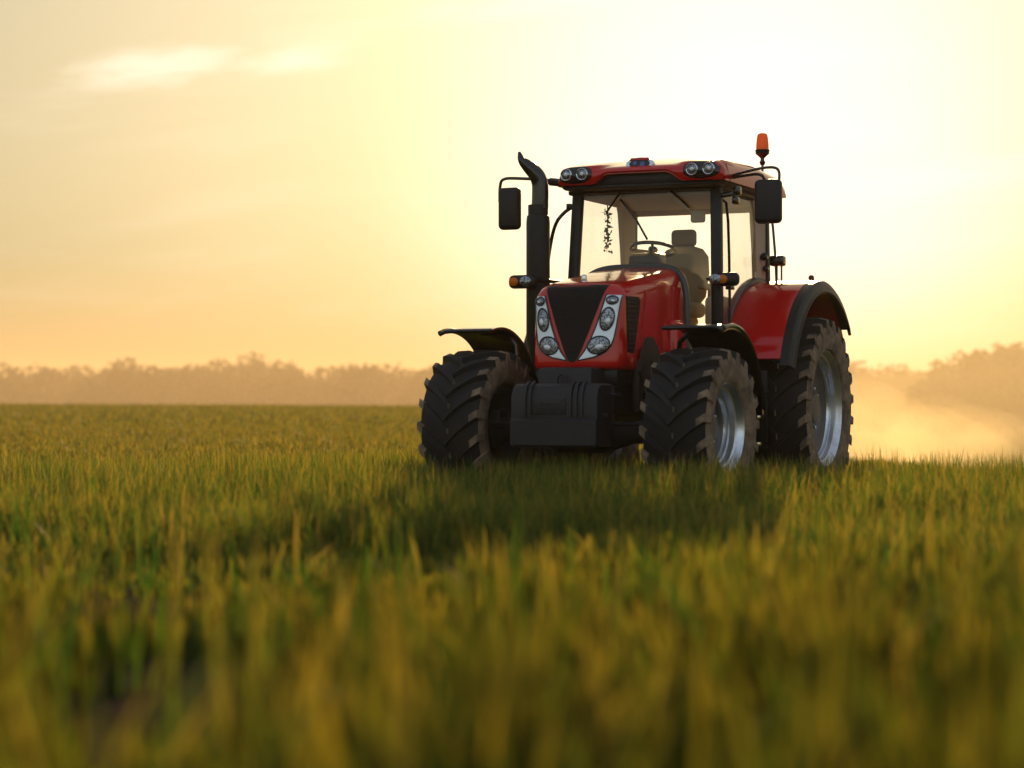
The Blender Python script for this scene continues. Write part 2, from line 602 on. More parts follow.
def blades(name, x, y, h, wd, lean, palette, tipc, segs, label, bend=1.0, var=.3, clump=0.0):
    """every blade is a tapering ribbon of 'segs' quads"""
    n = len(x)
    z = height(x, y) - 0.01
    h = h * rng.uniform(.65, 1.2, n)
    wd = wd * rng.uniform(.7, 1.3, n)
    fa = rng.uniform(0, PI, n)
    la = rng.uniform(0, 2 * PI, n)
    le = np.abs(rng.normal(0, lean, n))
    T = np.linspace(0, 1, segs + 1)
    V = np.empty((n, segs + 1, 2, 3))
    C = np.empty((n, segs + 1, 2, 4))
    mixv = rng.random(n)
    base = palette[0][None] * (1 - mixv[:, None]) + palette[1][None] * mixv[:, None]
    base = base * rng.uniform(1 - var, 1 + var, (n, 1))
    ty = rng.random(n) ** 2
    if clump:
        cn = np.clip((vnoise(x, y, .26, 77) - .45) * 2.6, 0, 1)[:, None] * clump
        base = base * (1 - cn) + np.array((.11, .100, .012))[None] * cn
        base = base * (0.25 + .95 * vnoise(x, y, .19, 78))[:, None]
    for i, t in enumerate(T):
        wdt = wd * (1 - t ** 2.2) * (0.55 + 0.9 * t if t < .5 else 1.0) + 0.0008
        off = le * h * (t ** 1.7) * bend
        zz = z + h * t * (1 - 0.25 * np.minimum(le, 1.2) * t)
        cx = x + np.cos(la) * off
        cy = y + np.sin(la) * off
        a = fa + 0.6 * t
        for s in (0, 1):
            sg = -.5 if s == 0 else .5
            V[:, i, s, 0] = cx + np.cos(a) * wdt * sg
            V[:, i, s, 1] = cy + np.sin(a) * wdt * sg
            V[:, i, s, 2] = zz
        k = (ty * t ** 1.5)[:, None] * 0.95
        cc = base * (1 - k) + tipc[None] * k
        C[:, i, :, :3] = cc[:, None, :]
        C[:, i, :, 3] = 1
    per = (segs + 1) * 2
    q = []
    for i in range(segs):
        q.append([2 * i, 2 * i + 1, 2 * i + 3, 2 * i + 2])
    q = np.array(q)
    F = (np.arange(n)[:, None, None] * per + q[None]).reshape(-1, 4)
    me = bpy.data.meshes.new(name)
    V = V.reshape(-1, 3)
    me.vertices.add(len(V))
    me.vertices.foreach_set('co', V.ravel().astype(np.float32))
    me.loops.add(F.size)
    me.loops.foreach_set('vertex_index', F.ravel().astype(np.int32))
    me.polygons.add(len(F))
    me.polygons.foreach_set('loop_start', np.arange(0, F.size, 4, dtype=np.int32))
    ca = me.color_attributes.new('col', 'FLOAT_COLOR', 'POINT')
    ca.data.foreach_set('color', C.reshape(-1, 4).ravel().astype(np.float32))
    me.polygons.foreach_set('use_smooth', [True] * len(F))
    me.materials.append(M['grass'])
    me.update(calc_edges=True)
    o = link(name, me)
    o['kind'] = 'stuff'
    o['label'] = label
    return o


A_ = np.array
GREEN = (A_((0.018, 0.062, 0.008)), A_((0.045, 0.080, 0.010)))
GREENL = (A_((0.020, 0.074, 0.011)), A_((0.045, 0.095, 0.016)))
CROP = (A_((0.050, 0.085, 0.014)), A_((0.105, 0.105, 0.022)))
STRAW = A_((0.40, 0.27, 0.06))
YEL = A_((0.30, 0.23, 0.035))


def clumpy(thr, s, seed):
    def f(x, y):
        n = vnoise(x, y, s, seed) * .65 + vnoise(x, y, s * .4, seed + 1) * .35
        soil = vnoise(x, y, 1.6, 91) < .10
        return (n > thr) & ~soil
    return f


def bare(x, y):
    """two worn patches of bare soil"""
    a = ((x + 1.75) / .50) ** 2 + ((y - 9.4) / .75) ** 2
    b = ((x - .98) / .22) ** 2 + ((y - 4.7) / 1.3) ** 2
    return (np.minimum(a, b) < 1 + 1.8 * (vnoise(x, y, .22, 5) - .5)) & (rng.random(len(x)) > .5)


# near crop, tall and out of focus
def near_mask(x, y):
    return (clumpy(.47, .23, 21)(x, y) & (vnoise(x, y, .5, 14) > .24)) & ~bare(x, y)


def furrow(x, y):
    """a strip of thin low growth between two sown strips"""
    c = 10.9 + .35 * np.sin(x * 1.1)
    return 1 - .62 * np.exp(-((y - c) / 1.0) ** 4) * (1 - .75 * sstep(-.4, .9, x))


def tufts(d0, d1, per_m2, k, spread, margin, mask):
    """blades gathered in tufts"""
    cx, cy = scatter(d0, d1, per_m2, margin, mask=mask)
    n = rng.poisson(k, len(cx))
    x = np.repeat(cx, n) + rng.normal(0, spread, n.sum())
    y = np.repeat(cy, n) + rng.normal(0, spread, n.sum())
    sc = np.repeat(rng.uniform(.6, 1.15, len(cx)), n)
    return x, y, sc


x, y, sc = tufts(2.1, 12.0, 24, 21, .055, .8, lambda x, y: ~bare(x, y) & (vnoise(x, y, .5, 14) > .32))
hh = (.52 - .19 * sstep(5.0, 8.5, y)) * sc * (1 - .45 * np.exp(-((x / y + .17) / .06) ** 2) * sstep(2.8, 4, y)) * furrow(x, y) * (0.55 + .55 * vnoise(x, y, .42, 31)) * (1 - .15 * sstep(8, 11, y))
blades('tall_grass', x, y, hh, .025, .24, GREEN, YEL, 5, 'tall blurred green and yellow blades in the foreground', var=.55, clump=.6)
x, y = scatter(3.0, 10.5, 24, 0.6, mask=near_mask)
hh = rng.uniform(.42, .66, len(x)) * (1 - .3 * sstep(5, 9, y))
blades('tall_grass', x, y, hh, .026, .30, GREEN, STRAW, 6, 'single taller yellow tipped blades above the blurred foreground', var=.4)


# mid zone around the tractor
def mid_mask(x, y):
    return ~under_tyre(x, y) & (field_out(x, y) < 10) & ~bare(x, y) & (rng.random(len(x)) < np.clip((vnoise(x, y, .26, 41) - .22) * 2.4, .05, 1))


x, y = scatter(10.5, 28, 1150, 1.5, mask=mid_mask)
hh = .42 * (0.72 + .5 * vnoise(x, y, .6, 51)) * (1 - .40 * sstep(2.0, 3.4, x) * sstep(19, 22, y)) * (.78 + .22 * sstep(11, 16, y)) * (1 - .25 * sstep(-1, -3, x) * sstep(18, 25, y)) * (1 - .3 * sstep(24, 27, y)) * furrow(x, y)
blades('meadow_grass', x, y, hh, .0105, .30, GREENL, STRAW, 3, 'mid green grass round the tractor wheels', var=.5)


# crop field to the crest on the left
def far_mask(x, y):
    return (field_out(x, y) < 12) & (x < 12) & (vnoise(x, y, .5, 44) * .6 + vnoise(x, y, .22, 45) * .4 > .46)


x, y = scatter(26.5, 70, 230, 2, .26, mask=far_mask)
hh = .24 * (0.55 + .8 * vnoise(x, y, .35, 61))
blades('ripening_crop', x, y, hh, .034, .75, CROP, STRAW, 2, 'golden green crop rows of the middle field', var=.65)
x, y = scatter(70, 178, 40, 3, .26, mask=far_mask)
hh = .26 * (0.55 + .8 * vnoise(x, y, .8, 71))
blades('distant_crop', x, y, hh, .07, .75, CROP, STRAW, 2, 'golden green crop towards the field crest', var=.65)
# pale stems standing above the edge of the field on the right
x, y = scatter(15, 24.5, 10, .8, .26, mask=lambda x, y: (x > 1.5) & ~under_tyre(x, y))
blades('seed_stems', x, y, np.full(len(x), .33), .004, .25, (YEL * .5, STRAW * .6), STRAW, 4, 'thin dry stems above the field edge')

# ------------------------------------------------------------------ far woods


def leaf_wood(name, trees, label):
    """trees: (x, y, height, crown radius)"""
    V, F = [], []
    r = np.random.default_rng(len(trees))
    for (tx, ty, th, cr) in trees:
        gz = float(height(tx, ty))
        # trunk and limbs
        mb = MB()
        mb.tube([(tx, ty, gz - .3), (tx + .1, ty, gz + th * .35), (tx - .15, ty, gz + th * .7)], [.32, .24, .10], 6)
        for k in range(4):
            a = r.uniform(0, 2 * PI)
            mb.tube([(tx, ty, gz + th * (.3 + .08 * k)), (tx + math.cos(a) * cr * .6, ty + math.sin(a) * cr * .6, gz + th * (.5 + .1 * k))], [.12, .04], 5)
        b = len(V)
        V += mb.v
        F += [tuple(b + i for i in f) for f in mb.f]
        nl = 11
        for k in range(nl):
            u = r.uniform(-1, 1)
            a = r.uniform(0, 2 * PI)
            q = r.uniform(.15, .62)
            cx = tx + math.cos(a) * cr * q
            cy = ty + math.sin(a) * cr * q
            cz = gz + th * (.47 + .43 * u * (1 - .30 * q))
            lr = cr * r.uniform(.38, .6)
            cz = min(cz, gz + th - lr * .7)
            m = 62
            dd = r.normal(size=(m, 3))
            dd /= np.linalg.norm(dd, axis=1)[:, None]
            pp = A_((cx, cy, cz)) + dd * lr * (r.uniform(.55, 1.05, (m, 1))) * A_((1, 1, .8))
            for p in pp:
                s = r.uniform(.35, .75)
                e1 = r.normal(size=3)
                e1 /= np.linalg.norm(e1)
                e2 = np.cross(e1, r.normal(size=3))
                e2 /= np.linalg.norm(e2)
                b = len(V)
                V += [tuple(p - e1 * s), tuple(p + e2 * s * .6), tuple(p + e1 * s), tuple(p - e2 * s * .6)]
                F.append((b, b + 1, b + 2, b + 3))
    me = bpy.data.meshes.new(name)
    me.from_pydata(V, [], F)
    me.materials.append(M['foliage'])
    o = link(name, me)
    o['kind'] = 'stuff'
    o['label'] = label


M['foliage'] = mat('foliage', (0.045, 0.06, 0.02), 0.8, noise=(.4, (0.075, 0.07, 0.025), .4, .7))
rw = random.Random(5)


def tree_row(u0, u1, d, dd, h0, h1, step):
    out = []
    u = u0
    while u < u1:
        dist = d + rw.uniform(-dd, dd)
        hgt = rw.uniform(h0, h1) * (1 + .06 * math.sin(u * 37) + .05 * math.sin(u * 91))
        out.append((u * dist, dist, hgt, rw.uniform(4.2, 6.4)))
        u += step * rw.uniform(.7, 1.3)
    return out


left_trees = tree_row(-.50, .10, 425, 12, 12.4, 13.8, .0062) + tree_row(-.50, .10, 446, 8, 12.2, 13.6, .0065)
leaf_wood('far_wood', left_trees, 'low hazy brown wood along the horizon left of the tractor')
right_trees = tree_row(.09, .20, 400, 12, 11.6, 12.8, .0065) + tree_row(.19, .215, 350, 8, 11.2, 12.4, .006) + tree_row(.205, .48, 345, 12, 12.7, 13.6, .0052) + tree_row(.10, .50, 420, 10, 11, 12.5, .008)
leaf_wood('far_wood', right_trees, 'taller darker orange brown wood on the horizon at the right')


# ------------------------------------------------------------------ air
def volume_box(name, lo, hi, dens, col, aniso, label):
    mb = MB()
    mb.box(lo, hi, 0)
    m = bpy.data.materials.new(name + '_air')
    m.use_nodes = True
    t = m.node_tree
    t.nodes.remove(t.nodes['Principled BSDF'])
    v = N(t, 'ShaderNodeVolumePrincipled')
    v.inputs['Color'].default_value = (*col, 1)
    v.inputs['Density'].default_value = dens
    v.inputs['Anisotropy'].default_value = aniso
    t.links.new(v.outputs[0], t.nodes['Material Output'].inputs['Volume'])
    o = mb.build(name, m, flat=True)
    o['kind'] = 'stuff'
    o['label'] = label
    return o


volume_box('haze', (-480, -45, -4.8), (480, 930, 19), 0.0003, (1.0, 0.80, 0.55), 0.2, 'golden evening haze over the whole field')
volume_box('mist', (-470, 190, -4.5), (470, 905, 15), 0.0016, (1.0, 0.73, 0.42), 0.3, 'bank of golden mist before the far woods')


def dust_cloud(c, rad, dens, label, name='dust_cloud'):
    bm = bmesh.new()
    bmesh.ops.create_icosphere(bm, subdivisions=4, radius=1)
    for v in bm.verts:
        p = v.co.copy()
        k = 1 + .16 * math.sin(p.x * 4.1 + p.z * 2.3 + c[0]) + .13 * math.sin(p.y * 5.3 - p.z * 3.7) + .09 * math.sin(p.z * 7.1 + p.x * 6.2)
        v.co = Vector((c[0] + p.x * k * rad[0], c[1] + p.y * k * rad[1], c[2] + p.z * k * rad[2]))
    me = bpy.data.meshes.new('dust_cloud')
    bm.to_mesh(me)
    bm.free()
    m = bpy.data.materials.new('dust_air')
    m.use_nodes = True
    t = m.node_tree
    t.nodes.remove(t.nodes['Principled BSDF'])
    v = N(t, 'ShaderNodeVolumePrincipled')
    v.inputs['Color'].default_value = (1.0, 0.80, 0.46, 1)
    v.inputs['Density'].default_value = dens
    v.inputs['Anisotropy'].default_value = 0.4
    t.links.new(v.outputs[0], t.nodes['Material Output'].inputs['Volume'])
    me.materials.append(m)
    o = link(name, me)
    o['kind'] = 'stuff'
    o['label'] = label


dust_cloud((108, 262, -9.0), (118, 205, 18.0), .0012, 'low bright mist lying on the plain right of the tractor', 'ground_mist')
dust_cloud((7.2, 46, -1.2), (2.3, 9, 2.3), .030, 'pale golden dust drifting low behind the rear wheel')
dust_cloud((10.4, 58, -1.6), (2.0, 8, 2.2), .018, 'thinner dust drifting in front of the right wood')
dust_cloud((8.7, 44, .15), (1.0, 4.5, .75), .030, 'small wisp of dust rising at the edge of the dust behind the wheel')
dust_cloud((11.2, 52, -.5), (1.1, 5, .95), .026, 'small wisp of dust curling up before the right wood')
dust_cloud((6.6, 40, .0), (.9, 4, 1.0), .030, 'wisp of dust rising close behind the rear fender')

# ------------------------------------------------------------------ tractor
T = empty('tractor', (TRX, TRY, 0), -PI / 2 - YAW)
T['label'] = 'red farm tractor with black fenders standing in the grass facing the camera'
T['category'] = 'tractor'

# --- chassis and axles
mb = MB()
mb.box((-3.3, -.27, .55), (.45, .27, 1.22), .04)
mb.box((-1.1, -.36, .78), (.10, .36, 1.24), .05)
mb.box((-3.5, -.42, .50), (-2.5, .42, 1.30), .08)
mb.box((.0, -.33, .50), (.55, .33, .98), .04)
mb.build('chassis', 'cast', T)
mb = MB()
mb.tube([(0, -.92, .66), (0, -.5, .62), (0, -.2, .58), (0, .2, .58), (0, .5, .62), (0, .92, .66)], [.13, .10, .15, .15, .10, .13], 16)
mb.tube([(.16, -.85, .70), (.16, .85, .70)], .022, 8)
mb.box((-.10, -.98, .48), (.10, -.80, .84), .03)
mb.box((-.10, .80, .48), (.10, .98, .84), .03)
mb.build('front_axle', 'cast', T)
mb = MB()
mb.tube([(-3.03, -1.1, .84), (-3.03, -.5, .84), (-3.03, .5, .84), (-3.03, 1.1, .84)], [.14, .2, .2, .14], 18)
mb.build('rear_axle', 'cast', T)


# --- wheels
def tyre_bm(Rr, W, rr, nl, lug_h, sweep):
    mb = MB()
    h = W / 2
    b = Rr - lug_h
    prof = [(-h * .80, rr), (-h * .93, rr + .03), (-h * 1.0, rr + (b - rr) * .38), (-h * 1.0, rr + (b - rr) * .62), (-h * .95, rr + (b - rr) * .82),
            (-h * .84, b - .035), (-h * .6, b - .012), (0, b), (h * .6, b - .012), (h * .84, b - .035), (h * .95, rr + (b - rr) * .82),
            (h * 1.0, rr + (b - rr) * .62), (h * 1.0, rr + (b - rr) * .38), (h * .93, rr + .03), (h * .80, rr)]
    mb.lathe(prof, 'y', 72, closed=True)
    # side walls carry field dust
    n = 72
    for i, f in enumerate(mb.f):
        k = i // n
        mb.m[i] = 1 if k in (0, 1, 2, 3, 10, 11, 12, 13) else 0
    # swept lugs, alternating sides
    for s in (-1, 1):
        for q in range(nl):
            th0 = 2 * PI * (q + (.5 if s > 0 else 0)) / nl
            rings = []
            st = [0, .2, .4, .6, .8, 1.0, 1.12]
            for t in st:
                yy = s * (-.02 + min(t, 1.0) * (h + .012))
                if t <= .8:
                    base = b - .02 * t
                    top = Rr - .016 * t * t
                elif t <= 1.0:
                    base = b - .05
                    top = Rr - .035
                else:
                    base = b - .17
                    top = Rr - .17
                    yy = s * (h + .016)
                th = th0 + sweep * (min(t, 1.0) ** .85)
                wl = (.036 + .020 * min(t, 1)) / Rr
                wt = wl * .68
                ci = []
                if t <= 1.0:
                    for (a, rad) in ((-wl, base - .02), (-wt, top), (wt, top), (wl, base - .02)):
                        ci.append((rad * math.cos(th + a), yy, rad * math.sin(th + a)))
                else:
                    for (a, rad, dy) in ((-wl, base - .02, -.03), (-wt, top + .015, .0), (wt, top + .015, .0), (wl, base - .02, -.03)):
                        ci.append((rad * math.cos(th + a), yy + s * dy, rad * math.sin(th + a)))
                rings.append(ci)
            mb.rings(rings, mi=0)
            mb.m[-1] = 1
            for jj in range(2, 10):
                mb.m[-jj] = 1
    return mb


def rim_mbs(rr, W, depth):
    h = W / 2 * .80
    a = MB()
    prof = [(-h, rr + .012), (-h + .02, rr + .02), (-h + .05, rr - .02), (-.05, rr - .07), (h - .16, rr - .075), (h - .13, rr - .045), (h - .05, rr - .035), (h - .02, rr + .012),
            (h + .012, rr + .022), (h + .018, rr + .008), (h + .004, rr - .006), (h - depth * .30, rr - .030), (h - depth * .36, rr - .050), (h - depth * .70, rr - .056), (h - depth * .74, rr - .080),
            (h - depth, rr - .085), (h - depth - .02, rr - .10), (-.06, rr - .11), (-h + .05, rr - .06)]
    a.lathe(prof, 'y', 64, closed=True)
    a.m = [1 if (k // 64 >= 16 or k // 64 < 4) else 0 for k in range(len(a.f))]
    b = MB()
    y0 = h - depth
    b.lathe([(y0 - .03, rr - .08), (y0 - .004, rr - .085), (y0 - .01, rr - .13), (y0 - .06, rr * .58), (y0 - .05, rr * .46), (y0 - .02, rr * .42), (y0 - .02, rr * .30), (y0 + .03, rr * .26), (y0 + .04, rr * .14), (y0 + .04, .005)], 'y', 48)
    c = None
    for k in range(10):
        t = 2 * PI * k / 10
        b.lathe([(y0 - .03, .019), (y0 + .0, .019), (y0 + .006, .012)], 'y', 6, (rr * .36 * math.cos(t), 0, rr * .36 * math.sin(t)), 1)
    return a, b, c


def wheel(name, x, y, z, mbs, side, steer=0, spin=0):
    e = empty(name, (x, y, z), steer, T)
    ty, (a, b, c) = mbs
    objs = [ty.build('tyre', ['rubber', 'dusty'], e, angle=40), a.build('rim', ['steel', 'disc'], e), b.build('hub', ['disc', 'steel'], e)]
    for o in objs:
        if side < 0:
            # same tread direction on both sides: mirror across the wheel plane
            for v in o.data.vertices:
                v.co.y = -v.co.y
            o.data.flip_normals()
        o.rotation_euler = (0, spin, 0)
    return e


front = lambda: (tyre_bm(.725, .63, .395, 19, .046, .40), rim_mbs(.395, .63, .15))
rear = lambda: (tyre_bm(.945, .66, .585, 24, .050, .33), rim_mbs(.585, .66, .12))
wheel('front_wheel', 0, 1.15, .675, front(), 1, R(-3), .1)
wheel('front_wheel', 0, -1.04, .675, front(), -1, R(-3), .22)
wheel('rear_wheel', -3.03, 1.18, .845, rear(), 1, 0, .05)
wheel('rear_wheel', -3.03, -1.18, .845, rear(), -1, 0, .2)


# --- fenders
def arch(cx, cz, rad, t0, t1, y0, y1, thick, n=26, droop=0.0, lip=0.0, mb=None, ym=0.0, mi=0):
    """curved plate; profile across: flat with rounded drooping outer edge"""
    mb = mb or MB()
    rings = []
    for i in range(n + 1):
        t = R(t0 + (t1 - t0) * i / n)
        pts = []
        ys = [y0, y0 + (y1 - y0) * .25, y0 + (y1 - y0) * .7, y0 + (y1 - y0) * .93, y1]
        rs = [rad - ym, rad, rad, rad - droop * .35, rad - droop]
        for yy, r_ in zip(ys, rs):
            pts.append((cx + r_ * math.cos(t), yy, cz + r_ * math.sin(t)))
        for yy, r_ in zip(reversed(ys), reversed(rs)):
            pts.append((cx + (r_ - thick) * math.cos(t), yy, cz + (r_ - thick) * math.sin(t)))
        rings.append(pts)
    mb.rings(rings, mi=mi)
    return mb


for s in (1, -1):
    FO = 1.43 if s > 0 else 1.39
    mb = arch(-.08, .66, .955, 74, 172, s * .85, s * FO, .022, droop=.03)
    # stiffening lip along the outer edge and the mounting strut
    rim = [(-.08 + .935 * math.cos(R(t)), s * FO, .66 + .935 * math.sin(R(t))) for t in range(74, 173, 5)]
    mb.tube(rim, .022, 8)
    fr = [(-.08 + .95 * math.cos(R(74)), s * (.85 + (FO - .85) * k / 8), .66 + .95 * math.sin(R(74)) - .03 * (k == 8)) for k in range(9)]
    mb.tube(fr, .020, 8)
    mb.tube([(-.30, s * .42, .95), (-.34, s * .70, 1.0), (-.34, s * .80, 1.15), (-.34, s * .84, 1.56), (-.34, s * 1.2, 1.57)], .026, 8, smooth=1)
    mb.build('front_fender', 'gloss', T)
    fe = arch(-3.03, .84, 1.32, 22, 150, s * .72, s * 1.345, .03, droop=.0, ym=.01)
    fo = fe.build('rear_fender', 'red', T)
    fb = arch(-3.03, .84, 1.315, 19, 139, s * 1.343, s * 1.465, .03, droop=.10)
    fb.tube([(-3.03 + 1.205 * math.cos(R(t)), s * 1.46, .84 + 1.205 * math.sin(R(t))) for t in range(19, 140, 4)], .018, 8)
    fb.build('fender_flare', 'black', fo)
    tr = MB()
    tr.tube([(-3.03 + 1.33 * math.cos(R(t)), s * .73, .84 + 1.33 * math.sin(R(t))) for t in range(14, 140, 4)], .04, 10)
    tr.build('fender_trim', 'seal', fo)
    inner = MB()
    ring0 = [(-3.03, s * .75, .95)]
    arc = [(-3.03 + 1.30 * math.cos(R(t)), .84 + 1.30 * math.sin(R(t))) for t in range(14, 166, 6)]
    va = [(-3.03, s * .755, .95)] + [(p[0], s * .755, p[1]) for p in arc]
    vb = [(-3.03, s * .735, .95)] + [(p[0], s * .735, p[1]) for p in arc]
    n = len(va)
    fs = [(0, i, i + 1) for i in range(1, n - 1)] + [(n, n + i + 1, n + i) for i in range(1, n - 1)]
    fs += [(i, i + n, (i + 1) % n + n, (i + 1) % n) for i in range(n)]
    inner.add(va + vb, fs)
    inner.build('wheel_well', 'black', fo)
    lm = MB()
    lm.lathe([(0, .022), (.05, .022), (.055, .03), (.10, .03), (.115, .016)], 'z', 12, (-3.25, s * 1.24, 2.115))
    lm.build('marker_lamp', 'brown', fo)


# --- hood
def rrect(hw, zb, zt, rt, crown, n=7):
    pts = []
    rb = .05
    for k in range(n + 1):                      # top right corner, from the side up
        a = PI / 2 * k / n
        pts.append((hw - rt + rt * math.cos(a), zt - rt + rt * math.sin(a)))
    for k in range(1, 9):                       # across the top
        pts.append(((hw - rt) * (1 - 2 * k / 9), zt))
    for k in range(n + 1):
        a = PI / 2 + PI / 2 * k / n
        pts.append((-hw + rt + rt * math.cos(a), zt - rt + rt * math.sin(a)))
    for k in range(1, 9):
        pts.append((-hw, zt - rt + (zb + rb - zt + rt) * k / 9))
    for k in range(4):
        a = PI + PI / 2 * k / 3
        pts.append((-hw + rb + rb * math.cos(a), zb + rb + rb * math.sin(a)))
    for k in range(1, 7):
        pts.append(((-hw + rb) * (1 - 2 * k / 7), zb))
    for k in range(4):
        a = 1.5 * PI + PI / 2 * k / 3
        pts.append((hw - rb + rb * math.cos(a), zb + rb + rb * math.sin(a)))
    for k in range(1, 9):
        pts.append((hw, zb + rb + (zt - rt - zb - rb) * k / 9))
    out = []
    for y_, z_ in pts:
        c = crown * (1 - (y_ / hw) ** 2) * max(0, (z_ - (zt - .3)) / .3)
        out.append((y_, z_ + c))
    return out


ST = [(.165, .375, 1.25, 1.865, .10), (.158, .405, 1.225, 1.905, .11), (.135, .428, 1.21, 1.94, .12), (.09, .443, 1.20, 1.965, .13), (.02, .450, 1.195, 1.985, .13),
      (-.2, .458, 1.19, 2.02, .12), (-.5, .465, 1.18, 2.07, .12), (-.9, .472, 1.18, 2.13, .12), (-1.2, .478, 1.18, 2.175, .12), (-1.50, .485, 1.18, 2.215, .12)]


def bulge(x_, y_, z_):
    k = max(0, min(1, (x_ + .25) / .4))
    return x_ + k * (.10 * (1 - (y_ / .46) ** 2) - .06 * (z_ - 1.2) / .85)


HB = MB()
rings = []
r0 = rrect(ST[0][1], *ST[0][2:5], .03)
for s in (.04, .25, .5, .75, .92):
    rings.append([(bulge(.168, y_ * s, 1.6 + (z_ - 1.6) * s), y_ * s, 1.6 + (z_ - 1.6) * s) for y_, z_ in r0])
for (x_, hw, zb, zt, rt) in ST:
    rings.append([(bulge(x_, y_, z_), y_, z_) for y_, z_ in rrect(hw, zb, zt, rt, .035)])
HB.rings(rings)
hood = HB.build('hood', 'red', T, angle=50)
bvh_hood = BVHTree.FromPolygons([Vector(v) for v in HB.v], HB.f)


def cast(bvh, o, d):
    h = bvh.ray_cast(Vector(o), Vector(d).normalized())
    return h[0], h[1]


def sheet(bvh, rows, ncol, orient, off, thick):
    """rows of (b, a0, a1) laid on a hull by rays; orient gives ray origin and direction from (a, b)"""
    top, bot = [], []
    for (b, a0, a1) in rows:
        tr, br = [], []
        for k in range(ncol + 1):
            a = a0 + (a1 - a0) * k / ncol
            o, d = orient(a, b)
            d = Vector(d).normalized()
            p, n_ = cast(bvh, o, d)
            if p is None:
                p = Vector(o) + d * .9
            tr.append(p - d * off)
            br.append(p - d * (off - thick))
        top.append(tr)
        bot.append(br)
    nr, nc = len(rows), ncol + 1
    vs = [p for r_ in top for p in r_] + [p for r_ in bot for p in r_]
    q = nr * nc
    fs = []
    for i in range(nr - 1):
        for j in range(nc - 1):
            a = i * nc + j
            fs.append((a, a + 1, a + nc + 1, a + nc))
            fs.append((q + a, q + a + nc, q + a + nc + 1, q + a + 1))
    for i in range(nr - 1):
        for j in (0, nc - 1):
            a = i * nc + j
            fs.append((a, a + nc, q + a + nc, q + a))
    for j in range(nc - 1):
        for i in (0, nr - 1):
            a = i * nc + j
            fs.append((a, q + a, q + a + 1, a + 1))
    return MB().add(vs, fs)


front_ray = lambda a, b: ((1.0, a, b), (-1, 0, 0))


def interp(tab, z):
    for (z0, v0), (z1, v1) in zip(tab[:-1], tab[1:]):
        if min(z0, z1) <= z <= max(z0, z1):
            return v0 + (v1 - v0) * (z - z0) / (z1 - z0)
    return tab[-1][1]


def lin(a, b, n):
    return [a + (b - a) * i / n for i in range(n + 1)]


G_ED = [(1.985, .310), (1.93, .290), (1.85, .262), (1.75, .226), (1.60, .172), (1.50, .134), (1.43, .106), (1.37, .082), (1.32, .060), (1.285, .040), (1.268, .022)]
rows = [(z_, -interp(G_ED, z_), interp(G_ED, z_)) for z_ in lin(1.985, 1.268, 30)]
g = sheet(bvh_hood, rows, 14, front_ray, .006, .05)
grille = g.build('grille', 'grille', T, angle=50)
# the mesh of the grille: fine slats inside the dark panel
sl_ = MB()
for z_ in lin(1.93, 1.34, 26):
    e_ = interp(G_ED, z_) - .018
    pts = []
    for k in range(9):
        a = -e_ + 2 * e_ * k / 8
        p, _n = cast(bvh_hood, (1, a, z_), (-1, 0, 0))
        pts.append(p + Vector((.008, 0, 0)))
    sl_.tube(pts, .0024, 5)
sl_.build('grille_slats', 'grille', grille)

H_IN = [(1.885, .305), (1.60, .222), (1.50, .182), (1.45, .160), (1.36, .112), (1.30, .062), (1.285, .052)]
H_OUT = [(1.885, .428), (1.75, .414), (1.58, .394), (1.48, .376), (1.42, .356), (1.36, .306), (1.32, .228), (1.30, .160), (1.285, .060)]


def disc_patch(cy, cz, ry, rz, tilt, off, dome, n=28, rings_=5):
    mb = MB()
    vs, fs = [], []
    for i in range(rings_ + 1):
        q = i / rings_
        for k in range(n):
            a = 2 * PI * k / n
            yy, zz = ry * q * math.cos(a), rz * q * math.sin(a)
            y2 = cy + yy * math.cos(tilt) - zz * math.sin(tilt)
            z2 = cz + yy * math.sin(tilt) + zz * math.cos(tilt)
            p, _n = cast(bvh_hood, (1, y2, z2), (-1, 0, 0))
            if p is None:
                p = Vector((.1, y2, z2))
            vs.append(p + Vector((off + dome * (1 - q * q), 0, 0)))
    for i in range(rings_):
        for k in range(n):
            fs.append((i * n + k, i * n + (k + 1) % n, (i + 1) * n + (k + 1) % n, (i + 1) * n + k))
    # skirt back to the hull
    b = len(vs)
    vs += [Vector(p) - Vector((off + .02, 0, 0)) for p in vs[rings_ * n:(rings_ + 1) * n]]
    for k in range(n):
        fs.append((rings_ * n + k, rings_ * n + (k + 1) % n, b + (k + 1) % n, b + k))
    return mb.add(vs, fs)


def ring_patch(cy, cz, ry, rz, tilt, off, wdt, n=32):
    mb = MB()
    pts = []
    for k in range(n + 1):
        a = 2 * PI * k / n
        yy, zz = ry * math.cos(a), rz * math.sin(a)
        y2 = cy + yy * math.cos(tilt) - zz * math.sin(tilt)
        z2 = cz + yy * math.sin(tilt) + zz * math.cos(tilt)
        p, _n = cast(bvh_hood, (1, y2, z2), (-1, 0, 0))
        if p is None:
            p = Vector((.1, y2, z2))
        pts.append(p + Vector((off, 0, 0)))
    mb.tube(pts, wdt, 6)
    return mb


